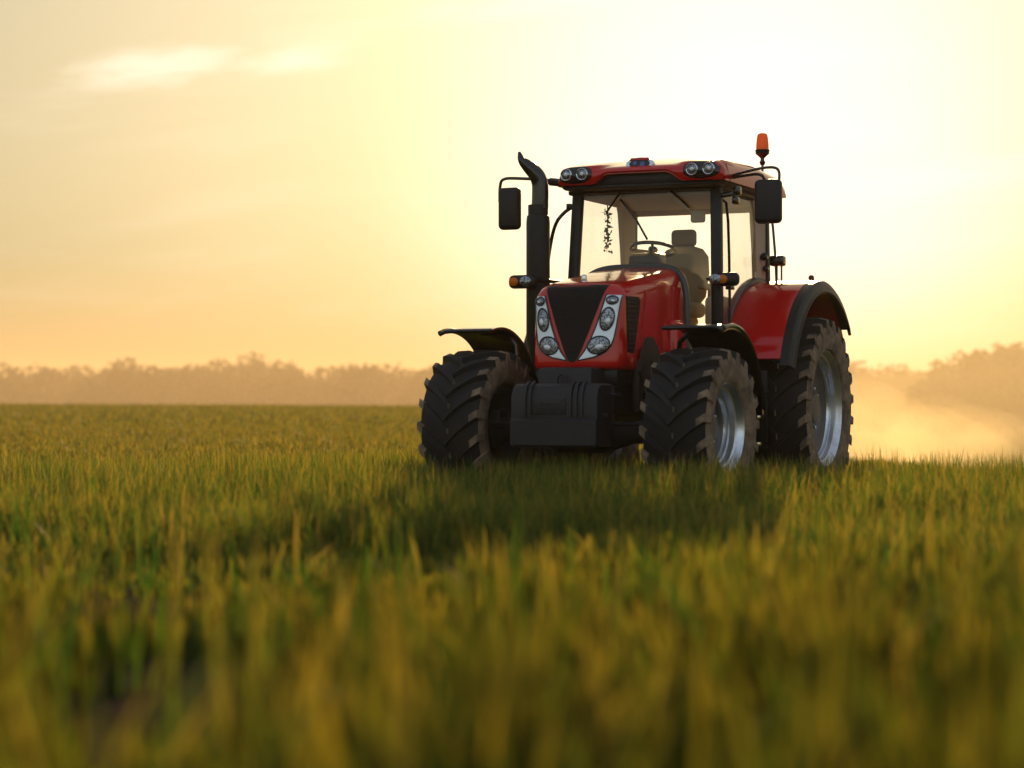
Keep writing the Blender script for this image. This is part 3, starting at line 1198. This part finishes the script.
for s in (1, -1):
    rows = [(z_, s * interp(H_IN, z_), s * interp(H_OUT, z_)) for z_ in lin(1.885, 1.285, 26)]
    hl = sheet(bvh_hood, rows, 8, front_ray, .008, .05).build('headlight', 'silver', T, angle=50)
    border = MB()
    zs = lin(1.885, 1.285, 22)
    loop = [(interp(H_IN, z_), z_) for z_ in zs] + [(interp(H_OUT, z_), z_) for z_ in reversed(zs)]
    loop.append(loop[0])
    pts = []
    for (yy, zz) in loop:
        p, _n = cast(bvh_hood, (1, s * yy, zz), (-1, 0, 0))
        pts.append(p + Vector((.006, 0, 0)))
    border.tube(pts, .007, 6)
    border.build('bezel', 'gloss', hl)
    for (cy, cz, ry, rz, ti) in ((.358, 1.838, .046, .036, 0), (.318, 1.665, .058, .102, -.20), (.246, 1.425, .098, .076, .25)):
        disc_patch(s * cy, cz, ry, rz, s * ti, .012, .012).build('lens', 'lens', hl)
        ring_patch(s * cy, cz, ry * 1.04, rz * 1.04, s * ti, .012, .008).build('lens_ring', 'gloss', hl)
        disc_patch(s * (cy + .012), cz - rz * .2, ry * .36, rz * .30, s * ti, .026, .008, 16, 3).build('bulb', 'bulb', hl)

# side vents, pressed side panels, lower dark arch
for s in (1, -1):
    side_ray = lambda a, b, s=s: ((a, s * 1.0, b), (0, -s, 0))
    rows = []
    for z_ in lin(1.88, 1.36, 16):
        t = (1.88 - z_) / .52
        rows.append((z_, .045 - .02 * t, -.30 + .17 * t + .05 * max(0, 1 - t * 8)))
    v_ = sheet(bvh_hood, rows, 8, side_ray, .005, .04).build('side_vent', 'grille', T)
    ls = MB()
    for z_ in lin(1.85, 1.40, 11):
        t = (1.88 - z_) / .52
        pts = []
        for k in range(5):
            a = (.03 - .02 * t) + (-.29 + .17 * t - .02 + .02 * t) * k / 4
            p, _n = cast(bvh_hood, (a, s, z_), (0, -s, 0))
            pts.append(p + Vector((0, s * .006, 0)))
        ls.tube(pts, .006, 5)
    ls.build('vent_slats', 'black', v_)
    rows = []
    for z_ in lin(1.94, 1.40, 14):
        t = (1.94 - z_) / .54
        rows.append((z_, -.40 + .17 * t ** 1.4, -1.02 + .10 * math.sin(t * PI)))
    sheet(bvh_hood, rows, 10, side_ray, .016, .05).build('side_panel', 'red', T)
    rows = []
    for z_ in lin(2.02, 1.22, 16):
        t = (2.02 - z_) / .8
        rows.append((z_, -1.10 + .02 * math.sin(t * PI), -1.38))
    sheet(bvh_hood, rows, 6, side_ray, .022, .05).build('side_panel', 'red', T)
    # dark splash guard behind the front wheel arch
    mb = MB()
    rings = []
    for k in range(13):
        t = R(20 + 130 * k / 12)
        a, b = math.cos(t), math.sin(t)
        rings.append([(-.46 + .30 * a, s * .475, 1.02 + .50 * b), (-.46 + .30 * a, s * .505, 1.02 + .50 * b), (-.46 + .20 * a, s * .505, .95 + .34 * b), (-.46 + .20 * a, s * .475, .95 + .34 * b)])
    mb.rings(rings)
    mb.box((-.85, s * .40, .80), (-.2, s * .485, 1.30), .03)
    mb.build('splash_guard', 'brown', T)
    # red lower panel in front of the cab
    mb = MB()
    mb.box((-1.42, s * .44, 1.02), (-.98, s * .56, 1.70), .05, 3)
    mb.build('lower_panel', 'red', T)

# under-nose shield and small ornament on the hood
mb = MB()
mb.box((-.30, -.40, 1.06), (.14, .40, 1.22), .03)
mb.build('nose_shield', 'black', T)
mb = MB()
mb.lathe([(0, .026), (.02, .028), (.05, .026), (.062, .016), (.065, .003)], 'z', 16, (-.08, -.02, 2.03))
mb.build('filler_cap', 'chrome', T)

# --- front weight
WB = MB()
rows = [(.50, .52, .41), (.86, .52, .41), (.875, .54, .41), (.875, .76, .41), (.86, .775, .405), (.82, .80, .40)]
outl = [(.46, .50), (.845, .50), (.865, .52), (.865, .735), (.835, .765), (.835, .95), (.79, 1.045), (.74, 1.07), (.46, 1.07)]
rings = []
for yy, ins in ((-.415, .03), (-.40, .008), (-.38, 0), (.38, 0), (.40, .008), (.415, .03)):
    cx, cz = .66, .78
    rings.append([(cx + (px - cx) * (1 - ins * 2), yy, cz + (pz - cz) * (1 - ins * 2)) for px, pz in outl])
WB.rings(rings)
weight = WB.build('front_weight', 'cast', T, angle=30)
mb = MB()
for yy in (-.29, -.24, .15, .205, .26):      # ribs of the lid
    mb.rings([[(x_, yy + d, z_) for x_, z_ in ((.80, .775), (.856, .78), (.856, .956), (.812, 1.058), (.745, 1.09), (.70, 1.06))] for d in (0, .028)])
mb.box((.80, -.20, .79), (.843, .12, .94), .008)
mb.build('weight_ribs', 'cast', weight)
mb = MB()      # cast plate with worn raised strokes
for (y0, y1, z0, z1) in ((-.13, -.10, .875, .915), (-.08, -.05, .875, .90), (-.03, .0, .875, .90), (.02, .05, .875, .90), (-.13, .06, .858, .864), (.08, .10, .90, .93)):
    mb.box((.835, y0, z0), (.848, y1, z1), .003)
for yy in (-.16, -.06, .04):
    mb.lathe([(0, .012), (.01, .012), (.014, .006)], 'x', 10, (.84, yy, .805))
mb.build('cast_plate', 'cast', weight)
for nm, pts, rad in (('tow_pin', [(.66, .40, .78), (.66, .46, .78)], .02), ('tow_hook', [(.50, .40, .97), (.50, .455, .97), (.35, .455, .97)], .014),
                     ('lift_eye', [(.50, -.10, 1.04), (.50, -.10, 1.13), (.50, -.06, 1.16), (.50, -.02, 1.13), (.50, -.02, 1.04)], .010), ('hitch_pin', [(.60, -.08, .42), (.60, -.08, .55)], .024)):
    mb = MB()
    mb.tube(pts, rad, 10)
    mb.build(nm, 'cast', weight)
weight.location = (0, .055, 0)

# --- cab
cab = MB()
for s in (1, -1):
    cab.quadbar((-1.56, s * .79, 1.18), (-1.60, .76 if s > 0 else -.695, 3.06), .10, .11, .025)
    cab.quadbar((-3.28, s * .76, 1.25), (-3.26, s * .735, 3.06), .10, .07, .02)
    cab.quadbar((-1.56, s * .755, 3.03), (-3.3, s * .745, 3.03), .09, .08, .02, up=(0, 1, 0))
    cab.quadbar((-1.5, s * .79, 1.22), (-3.3, s * .77, 1.22), .08, .10, .02, up=(0, 1, 0))
cab.box((-1.66, -.76, 2.995), (-1.52, .76, 3.09), .02)
cab.box((-3.32, -.74, 2.99), (-3.22, .74, 3.08), .02)
cab.box((-3.3, -.74, 1.18), (-3.2, .74, 1.32), .02)
cab.build('cab_frame', 'black', T)
lin_ = MB()
for s in (1, -1):
    # rear corner posts, window side cut with a big radius
    pts = []
    out = [(-2.78, 3.0), (-2.83, 2.90), (-2.90, 2.5), (-2.93, 2.20), (-2.86, 2.0), (-2.70, 1.82), (-2.5, 1.72), (-2.45, 1.30), (-3.22, 1.30), (-3.22, 3.0)]
    ring_a = [(x_, s * .755, z_) for x_, z_ in out]
    ring_b = [(x_, s * .70, z_) for x_, z_ in out]
    lin_.rings([ring_a, ring_b])
lin_.box((-3.20, -.70, 2.955), (-1.70, .70, 2.99), .01)
lin_.box((-3.215, -.70, 2.90), (-3.17, .70, 2.96), .01)
lin_.build('cab_lining', 'trim', T)
mb = MB()
mb.box((-3.2, -.70, 1.24), (-1.5, .70, 1.32), .01)
mb.build('cab_floor', 'black', T)


def pane(name, pts, thick_dir, frame=None):
    mb = MB()
    a = [Vector(p) for p in pts]
    b = [p + Vector(thick_dir) for p in a]
    n = len(a)
    mb.add(a + b, [tuple(range(n)), tuple(reversed(range(n, 2 * n)))] + [(i, i + n, (i + 1) % n + n, (i + 1) % n) for i in range(n)])
    return mb.build(name, 'glass', T, flat=True)


pane('windshield', [(-1.575, -.735, 1.35), (-1.575, .735, 1.35), (-1.60, .695, 2.995), (-1.60, -.695, 2.995)], (-.006, 0, 0))
pane('rear_window', [(-3.25, -.70, 1.35), (-3.25, .70, 1.35), (-3.25, .68, 2.98), (-3.25, -.68, 2.98)], (-.006, 0, 0))
for s in (1, -1):
    pane('side_window', [(-1.63, s * .785, 1.30), (-2.9, s * .775, 1.30), (-2.9, s * .742, 2.98), (-1.65, s * .742, 2.98)], (0, -s * .006, 0))
    # door rail, grab bar and hinge
mb = MB()
mb.tube([(-1.66, .80, 2.90), (-1.74, .83, 2.86), (-1.80, .83, 2.2), (-1.80, .83, 1.35)], .014, 8, smooth=1)
mb.box((-1.86, .80, 2.08), (-1.76, .86, 2.16), .01)
mb.box((-1.90, .79, 2.02), (-1.78, .85, 2.06), .008)
mb.build('door_rail', 'gloss', T)
mb = MB()
mb.tube([(-1.60, -.76, 2.88), (-1.55, -.84, 2.82), (-1.50, -.92, 2.70), (-1.47, -.97, 2.4), (-1.45, -1.0, 2.05), (-1.4, -.98, 1.6)], .018, 8, smooth=2)
mb.box((-1.63, -.82, 2.85), (-1.56, -.76, 2.91), .01)
mb.build('grab_rail', 'gloss', T)
# seal strip that frames the hood where it meets the cab
mb = MB()
pts = []
for k in range(25):
    a = PI * k / 24
    c, s_ = math.cos(a), math.sin(a)
    pts.append((-1.30 - .12 * (1 - abs(c)), .56 * (abs(c) ** .5) * (1 if c >= 0 else -1), 1.62 + .62 * (s_ ** .42)))
pts = [(-1.32, .56, 1.25)] + pts + [(-1.32, -.56, 1.25)]
mb.tube(pts, .032, 10)
mb.build('hood_seal', 'seal', T)

# --- roof
RW = .875


def roof_pt(u, y_):
    """u 0..1 from the lower front lip over the top to the back"""
    ay = abs(y_)
    wp = float(sstep(.30, .50, ay))
    C_ = [(0, -1.28, 3.165), (.06, -1.258, 3.178), (.12, -1.275, 3.198), (.30, -1.52, 3.255), (.50, -2.0, 3.345), (.75, -2.7, 3.385), (.93, -3.35, 3.31), (.97, -3.45, 3.25), (1, -3.47, 3.10)]
    P_ = [(0, -1.31, 3.065), (.06, -1.285, 3.10), (.12, -1.275, 3.16), (.30, -1.315, 3.235), (.50, -1.55, 3.285), (.75, -2.5, 3.315), (.93, -3.3, 3.275), (.97, -3.42, 3.23), (1, -3.45, 3.10)]

    def ev(tab):
        for a, b in zip(tab[:-1], tab[1:]):
            if u <= b[0] + 1e-9:
                t = (u - a[0]) / (b[0] - a[0])
                return a[1] + (b[1] - a[1]) * t, a[2] + (b[2] - a[2]) * t
        return tab[-1][1:]
    cx, cz = ev(C_)
    px, pz = ev(P_)
    x_ = cx * (1 - wp) + px * wp
    z_ = cz * (1 - wp) + pz * wp
    e = max(0, (ay - .74) / (RW - .74))
    z_ = 3.09 + (z_ - 3.09) * math.sqrt(max(0, 1 - e ** 2.4)) if z_ > 3.09 else z_
    x_ = x_ - .09 * e ** 2 * (1 if u < .5 else -0.6)
    z_ += .018 * (1 - (y_ / RW) ** 2) * (1 if .12 < u < .95 else 0)
    return (x_, y_, z_)


RB = MB()
us = [0, .03, .06, .09, .12, .16, .20, .25, .30, .36, .43, .50, .58, .66, .75, .84, .93, .95, .97, .985, 1]
ysr = [math.sin(-PI / 2 + PI * k / 52) * RW for k in range(53)]
grid = [[roof_pt(u, y_) for y_ in ysr] for u in us]
nv = len(ysr)
vs = [p for r_ in grid for p in r_]
fs = [(i * nv + j, i * nv + j + 1, (i + 1) * nv + j + 1, (i + 1) * nv + j) for i in range(len(us) - 1) for j in range(nv - 1)]
b_ = len(vs)
vs += [(x_, y_, max(3.06, min(grid[0][jj][2] - .012, z_ - .008) if x_ > -1.9 else 3.06)) for r_ in grid for jj, (x_, y_, z_) in enumerate(r_)]
fs += [(b_ + i * nv + j, b_ + (i + 1) * nv + j, b_ + (i + 1) * nv + j + 1, b_ + i * nv + j + 1) for i in range(len(us) - 1) for j in range(nv - 1)]
for i in range(len(us) - 1):
    for j in (0, nv - 1):
        fs.append((i * nv + j, (i + 1) * nv + j, b_ + (i + 1) * nv + j, b_ + i * nv + j))
for j in range(nv - 1):
    for i in (0, len(us) - 1):
        fs.append((i * nv + j, b_ + i * nv + j, b_ + i * nv + j + 1, i * nv + j + 1))
RB.add(vs, fs)
roof = RB.build('roof', 'red', T, angle=50)
bvh_roof = BVHTree.FromPolygons([Vector(v) for v in RB.v], RB.f)
mb = MB()
mb.box((-3.38, -.83, 3.035), (-1.36, .83, 3.068), .012)
mb.box((-1.60, -.80, 3.02), (-1.325, .80, 3.052), .012)
mb.box((-1.62, -.46, 3.045), (-1.33, .46, 3.17), .02)
mb.build('roof_liner', 'black', roof)
for s in (1, -1):
    rows = []
    for k in range(15):
        t = -1 + 2 * k / 14
        zc = 3.166 + .090 * t
        hw_ = .182 * math.sqrt(max(.02, 1 - abs(t) ** 3.0))
        rows.append((zc, s * (.660 - hw_), s * (.660 + hw_)))
    pod = sheet(bvh_roof, rows, 12, lambda a, b: ((0, a, b), (-1, 0, 0)), .006, .04).build('lamp_pod', 'gloss', roof, angle=50)
    for cy in (.575, .745):
        p, _n = cast(bvh_roof, (0, s * cy, 3.165), (-1, 0, 0))
        p = p or Vector((-1.3, s * cy, 3.165))
        mb = MB()
        mb.lathe([(-.03, .06), (.018, .062), (.026, .056), (.022, .050), (.0, .05)], 'x', 24, tuple(p))
        wl_ = mb.build('work_light', 'chrome', roof)
        mb = MB()
        mb.lathe([(.0, .05), (.016, .049), (.026, .036), (.03, .018), (.031, .002)], 'x', 24, tuple(p))
        mb.build('lens', 'lens', wl_)
        mb = MB()
        mb.lathe([(.02, .02), (.034, .018), (.038, .004)], 'x', 12, tuple(p + Vector((0, .006, .004))))
        mb.build('bulb', 'bulb', wl_)
# badge on the roof brow: chrome oval, dark field with blue and red
p, _n = cast(bvh_roof, (0, .02, 3.205), (-1, 0, -.02))
bp_ = MB()
tfm = Matrix.Translation(Vector((-1.50, .02, 3.225))) @ Matrix.Rotation(R(-62), 4, 'Y')


def oval(rx, ry, h0, h1, n=36):
    m_ = MB()
    rg = []
    for (k, hh_) in ((1.0, h0), (1.0, h1 * .6 + h0 * .4), (.94, h1), (.0001, h1 * 1.15)):
        rg.append([tfm @ Vector((hh_, ry * k * math.cos(2 * PI * i / n), rx * k * math.sin(2 * PI * i / n))) for i in range(n)])
    m_.rings(rg)
    return m_


tfm = Matrix.Translation(Vector((-1.37, .0, 3.248))) @ Matrix.Rotation(R(-18), 4, 'Y')
badge = oval(.072, .150, -.03, .018).build('emblem', 'chrome', roof)
oval(.048, .112, .0, .024).build('emblem_field', 'gloss', badge)
e2 = MB()
for (yy, zz, r_) in ((-.045, .004, .022), (.035, -.008, .026)):
    e2.rings([[tfm @ Vector((hh_, yy + r_ * k * math.cos(2 * PI * i / 14), zz + r_ * k * math.sin(2 * PI * i / 14))) for i in range(14)] for k, hh_ in ((1, .02), (1, .032), (.5, .035))])
e2.build('emblem_mark', 'blue', badge)
e3 = MB()
e3.rings([[tfm @ Vector((hh_, y_, z_)) for y_, z_ in ((-.105, .035), (.105, .035), (.09, .058), (-.09, .058))] for hh_ in (.0, .03)])
e3.build('emblem_band', 'red', badge)

roof.location = (0, .05, 0)
# beacon
bx, by, bz = -3.16, .74, 3.10
mb = MB()
mb.tube([(bx, by, bz), (bx, by, bz + .30)], .014, 8)
mb.lathe([(.29, .02), (.32, .032), (.34, .02), (.36, .02), (.37, .028), (.39, .05), (.41, .072), (.45, .076), (.455, .03)], 'z', 24, (bx, by, bz))
beacon = mb.build('beacon', 'gloss', T)
mb = MB()
mb.lathe([(.45, .066), (.50, .066), (.58, .058), (.61, .050), (.622, .034), (.625, .004)], 'z', 28, (bx, by, bz))
mb.build('beacon_dome', 'amber', beacon)


# mirrors
def mirror(s, y0, y1, z0, z1, x_, arm, lower=None):
    mb = MB()
    mb.box((x_ - .05, min(y0, y1), z0), (x_ + .06, max(y0, y1), z1), .05, 5)
    m_ = mb.build('mirror', 'black', T)
    g_ = MB()
    g_.box((x_ - .058, min(y0, y1) + .025, z0 + .03), (x_ - .047, max(y0, y1) - .025, z1 - .03), .004)
    g_.build('mirror_glass', 'mirror', m_)
    a = MB()
    for pts, rad in arm:
        a.tube(pts, rad, 10, smooth=2)
    a.build('mirror_arm', 'gloss', m_)


mirror(-1, -1.53, -1.29, 2.66, 3.09, -1.50, [([(-1.58, -.74, 3.10), (-1.53, -.95, 3.15), (-1.5, -1.30, 3.18), (-1.5, -1.50, 3.19), (-1.5, -1.525, 3.10), (-1.5, -1.525, 2.95)], .016),
                                             ([(-1.58, -.70, 3.09), (-1.54, -.86, 3.12), (-1.52, -.98, 3.135)], .040), ([(-1.52, -.9, 3.12), (-1.52, -1.06, 3.15)], .028)])
mirror(1, 1.19, 1.46, 2.63, 3.06, -1.50, [([(-1.62, .80, 3.09), (-1.58, 1.0, 3.14), (-1.5, 1.26, 3.175), (-1.5, 1.40, 3.175), (-1.5, 1.44, 3.12), (-1.5, 1.42, 2.98)], .014),
                                          ([(-1.7, .80, 3.10), (-1.6, 1.05, 3.12), (-1.5, 1.25, 3.12), (-1.5, 1.30, 3.04)], .016)])
# inner mirror, sun blind stay, wipers
mb = MB()
mb.box((-1.82, .43, 2.69), (-1.76, .58, 2.81), .025, 3)
mb.tube([(-1.70, .22, 3.0), (-1.79, .45, 2.78)], .010, 8)
mb.build('inner_mirror', 'trim', T)
for pts in ([(-1.55, -.20, 3.03), (-1.545, -.28, 2.93), (-1.55, -.38, 2.80)], [(-1.55, .25, 3.03), (-1.55, .36, 2.95), (-1.55, .50, 2.82)],
            [(-1.55, -.23, 2.93), (-1.545, -.08, 2.76), (-1.545, .06, 2.52)]):
    mb = MB()
    mb.tube(pts, .011, 8, smooth=1)
    mb.build('wiper', 'gloss', T)

# bracket lamp on the right front pillar and turn signals
mb = MB()
mb.quadbar((-1.60, .80, 2.93), (-1.62, .95, 2.95), .03, .05, .008)
mb.box((-1.68, .93, 2.93), (-1.58, 1.00, 3.02), .02)
mb.box((-1.68, .92, 2.84), (-1.58, .98, 2.92), .02)
mb.tube([(-1.62, .95, 2.86), (-1.62, .95, 3.0)], .02, 8)
mb.build('door_hinge', 'gloss', T)
for s in (1, -1):
    c = .905 if s > 0 else -1.055
    sx = 0 if s > 0 else .42
    mb = MB()
    mb.box((-1.47 + sx, c - .135, 2.03), (-1.36 + sx, c + .150, 2.165), .05, 4)
    if s > 0:
        mb.tube([(-1.45, c - .1, 2.12), (-1.5, .70, 2.11)], [.03, .015], 8)
    else:
        mb.tube([(-1.43 + sx, c + .1, 2.12), (-1.2, -.84, 2.11), (-1.52, -.78, 2.11)], [.03, .02, .02], 8)
    ts = mb.build('turn_signal', 'black', T)
    for (dy, rad, mm, nm) in (((-.065, .058, 'lens', 'clear_lens'), (.0, .046, 'amber', 'amber_lens')) if s > 0 else ((.065, .055, 'lens', 'clear_lens'), (-.065, .044, 'amber', 'amber_lens'))):
        lb = MB()
        vs_ = []
        k_ = [(0, 1.0), (.02, .98), (.032, .7), (.036, .02)] if nm == 'clear_lens' else [(0, 1.0), (.015, .98), (.024, .7), (.027, .02)]
        lb.rings([[(-1.36 + sx + a, c + dy + rad * 1.12 * q * math.cos(2 * PI * i / 20), 2.097 + rad * .95 * q * math.sin(2 * PI * i / 20)) for i in range(20)] for a, q in k_])
        lb.build(nm, mm, ts)

# exhaust
mb = MB()
mb.lathe([(1.15, .10), (1.45, .10), (1.50, .118), (2.70, .118), (2.76, .112), (2.77, .10), (2.87, .10), (2.875, .085)], 'z', 28, (-1.2, -.97, 0))
ex = mb.build('exhaust', 'black', T)
mb = MB()
mb.tube([(-1.2, -.95, 2.84), (-1.2, -.945, 3.0), (-1.2, -.95, 3.10), (-1.18, -.98, 3.18), (-1.15, -1.06, 3.26), (-1.12, -1.12, 3.32), (-1.12, -1.14, 3.40)],
        [.085, .083, .082, .080, .066, .040, .014], 18, smooth=2)
mb.build('exhaust_pipe', 'gloss', ex)
mb = MB()
mb.tube([(-1.2, -.97, 1.2), (-1.1, -.8, 1.1), (-.9, -.4, 1.15)], .09, 14, smooth=1)

mb.build('exhaust_mount', 'black', ex)

# work lamp and rail at the rear corner
mb = MB()
mb.tube([(-3.20, .80, 3.0), (-3.20, .84, 2.75), (-3.20, .87, 2.40), (-3.20, .88, 2.12)], .014, 8)
mb.build('rear_rail', 'gloss', T)
mb = MB()
mb.box((-3.26, .82, 2.33), (-3.12, .97, 2.44), .025, 3)
mb.tube([(-3.18, .89, 2.36), (-3.18, .89, 2.20), (-3.18, .94, 2.18), (-3.18, .94, 2.34)], .010, 6)
mb.build('rear_work_lamp', 'gloss', T)
for (xx, zz, r_) in ((-3.04, 2.42, .042), (-3.10, 2.30, .034)):
    mb = MB()
    mb.lathe([(-.03, r_ * .7), (.02, r_), (.03, r_ * .6), (.032, .004)], 'x', 16, (xx, .80, zz))
    mb.build('socket', 'gloss', T)

# --- inside the cab
mb = MB()
mb.box((-2.72, -.26, 1.78), (-2.20, .28, 1.94), .06, 3)
mb.box((-2.66, -.20, 1.32), (-2.3, .22, 1.80), .05)
seat = mb.build('seat', 'seat', T)
mb = MB()
rings = []
for (z_, hw, x_) in ((1.92, .20, -2.66), (2.0, .26, -2.68), (2.25, .285, -2.72), (2.42, .265, -2.75), (2.50, .20, -2.77), (2.535, .10, -2.78)):
    rings.append([(x_ + .075 * math.cos(2 * PI * i / 24), .02 + hw * math.copysign(abs(math.sin(2 * PI * i / 24)) ** .6, math.sin(2 * PI * i / 24)), z_) for i in range(24)])
mb.rings(rings)
mb.build('backrest', 'seat', seat)
mb = MB()
mb.box((-2.82, -.125, 2.53), (-2.72, .145, 2.71), .045, 4)
mb.build('headrest', 'seat', seat)
for s in (1, -1):
    mb = MB()
    mb.box((-2.68, .01 + s * .34 - .045, 2.06), (-2.28, .01 + s * .34 + .045, 2.13), .03)
    mb.quadbar((-2.62, .01 + s * .33, 1.85), (-2.64, .01 + s * .33, 2.08), .05, .04, .01)
    mb.build('armrest', 'seat', seat)
mb = MB()
mb.box((-2.2, .42, 1.32), (-3.0, .66, 1.98), .05)
for yy in (.48, .56):
    mb.tube([(-2.3, yy, 1.95), (-2.24, yy, 2.14)], .012, 8)
    mb.lathe([(0, .018), (.03, .026), (.055, .02), (.06, .004)], 'z', 12, (-2.24, yy, 2.13))
mb.build('side_console', 'trim', T)
mb = MB()
mb.quadbar((-1.72, -.03, 1.32), (-1.86, -.03, 2.32), .22, .18, .05)
mb.box((-1.96, -.20, 2.22), (-1.66, .14, 2.40), .06, 3)
mb.build('dashboard', 'black', T)
mb = MB()
rot = Matrix.Translation(Vector((-1.98, -.04, 2.455))) @ Matrix.Rotation(R(-14), 4, 'Y')
mb.tube([rot @ Vector((.225 * math.cos(2 * PI * k / 36), .225 * math.sin(2 * PI * k / 36), 0)) for k in range(37)], .019, 10)
for a in (0.3, PI - .3, -PI / 2):
    mb.tube([rot @ Vector((.22 * math.cos(a), .22 * math.sin(a), 0)), rot @ Vector((0, 0, -.03))], .014, 8)
mb.tube([rot @ Vector((0, 0, .0)), (-1.86, -.04, 2.30)], [.05, .04], 12)
mb.build('steering_wheel', 'gloss', T)

# --- steps, fuel tank
for s in (1, -1):
    mb = MB()
    mb.box((-2.10, s * .46, .52), (-1.25, s * .98, 1.18), .08, 3)
    mb.build('fuel_tank', 'black', T)
    mb = MB()
    for z_ in (.50, .76, 1.02):
        mb.box((-1.96, s * .95, z_ - .015), (-1.56, s * 1.18, z_ + .015), .008)
    for x_ in (-1.97, -1.55):
        mb.box((x_ - .012, s * .93, .46), (x_ + .012, s * 1.16, 1.22), .006)
    st_ = mb.build('step_ladder', 'black', T)
    mb = MB()
    for z_ in (.50, .76):
        mb = MB()
        mb.box((-1.955, s * 1.178, z_ - .016), (-1.565, s * 1.192, z_ + .018), .004)
        mb.build('step_edge', 'chrome', st_)

# ------------------------------------------------------------------ sprig hung in the cab
SP = MB()
base = T.matrix_basis if False else Matrix.Translation((TRX, TRY, 0)) @ Matrix.Rotation(-PI / 2 - YAW, 4, 'Z')
rs = random.Random(3)
stem = [(-2.30, -.66, 2.98), (-2.30, -.66, 2.85), (-2.31, -.665, 2.65), (-2.30, -.67, 2.46)]
SP.tube([base @ Vector(p) for p in stem], [.006, .006, .005, .002], 6)
for k in range(64):
    t = rs.random()
    p = Vector((-2.30, -.663, 2.92 - .46 * t)) + Vector((rs.gauss(0, .022), rs.gauss(0, .022), rs.gauss(0, .012)))
    a = Vector((rs.gauss(0, 1), rs.gauss(0, 1), rs.gauss(0, 1))).normalized() * .024
    b = a.cross(Vector((rs.gauss(0, 1), rs.gauss(0, 1), rs.gauss(0, 1)))).normalized() * .014
    c = Vector(a).cross(b).normalized() * .0015
    SP.rings([[base @ (p + d + q) for d in (-a, b, a, -b)] for q in (c, -c)])
sp = SP.build('hanging_sprig', 'leaf', flat=True)
sp['label'] = 'dark leafy sprig hanging by the left window inside the tractor cab'
sp['category'] = 'plant sprig'

# tall bent grass stalk beside the rear wheel
GS = MB()
gx, gy = 3.52, 21.9
gz = float(height(gx, gy))
GS.tube([(gx - .05, gy, gz), (gx - .04, gy, gz + .20), (gx - .02, gy, gz + .34), (gx + .03, gy, gz + .40), (gx + .08, gy, gz + .35), (gx + .10, gy, gz + .28)], [.004, .0035, .003, .003, .004, .002], 6, smooth=2)
gs = GS.build('grass_stalk', 'leaf')
gs['label'] = 'single tall bent grass stalk right of the rear wheel'
gs['category'] = 'grass stalk'
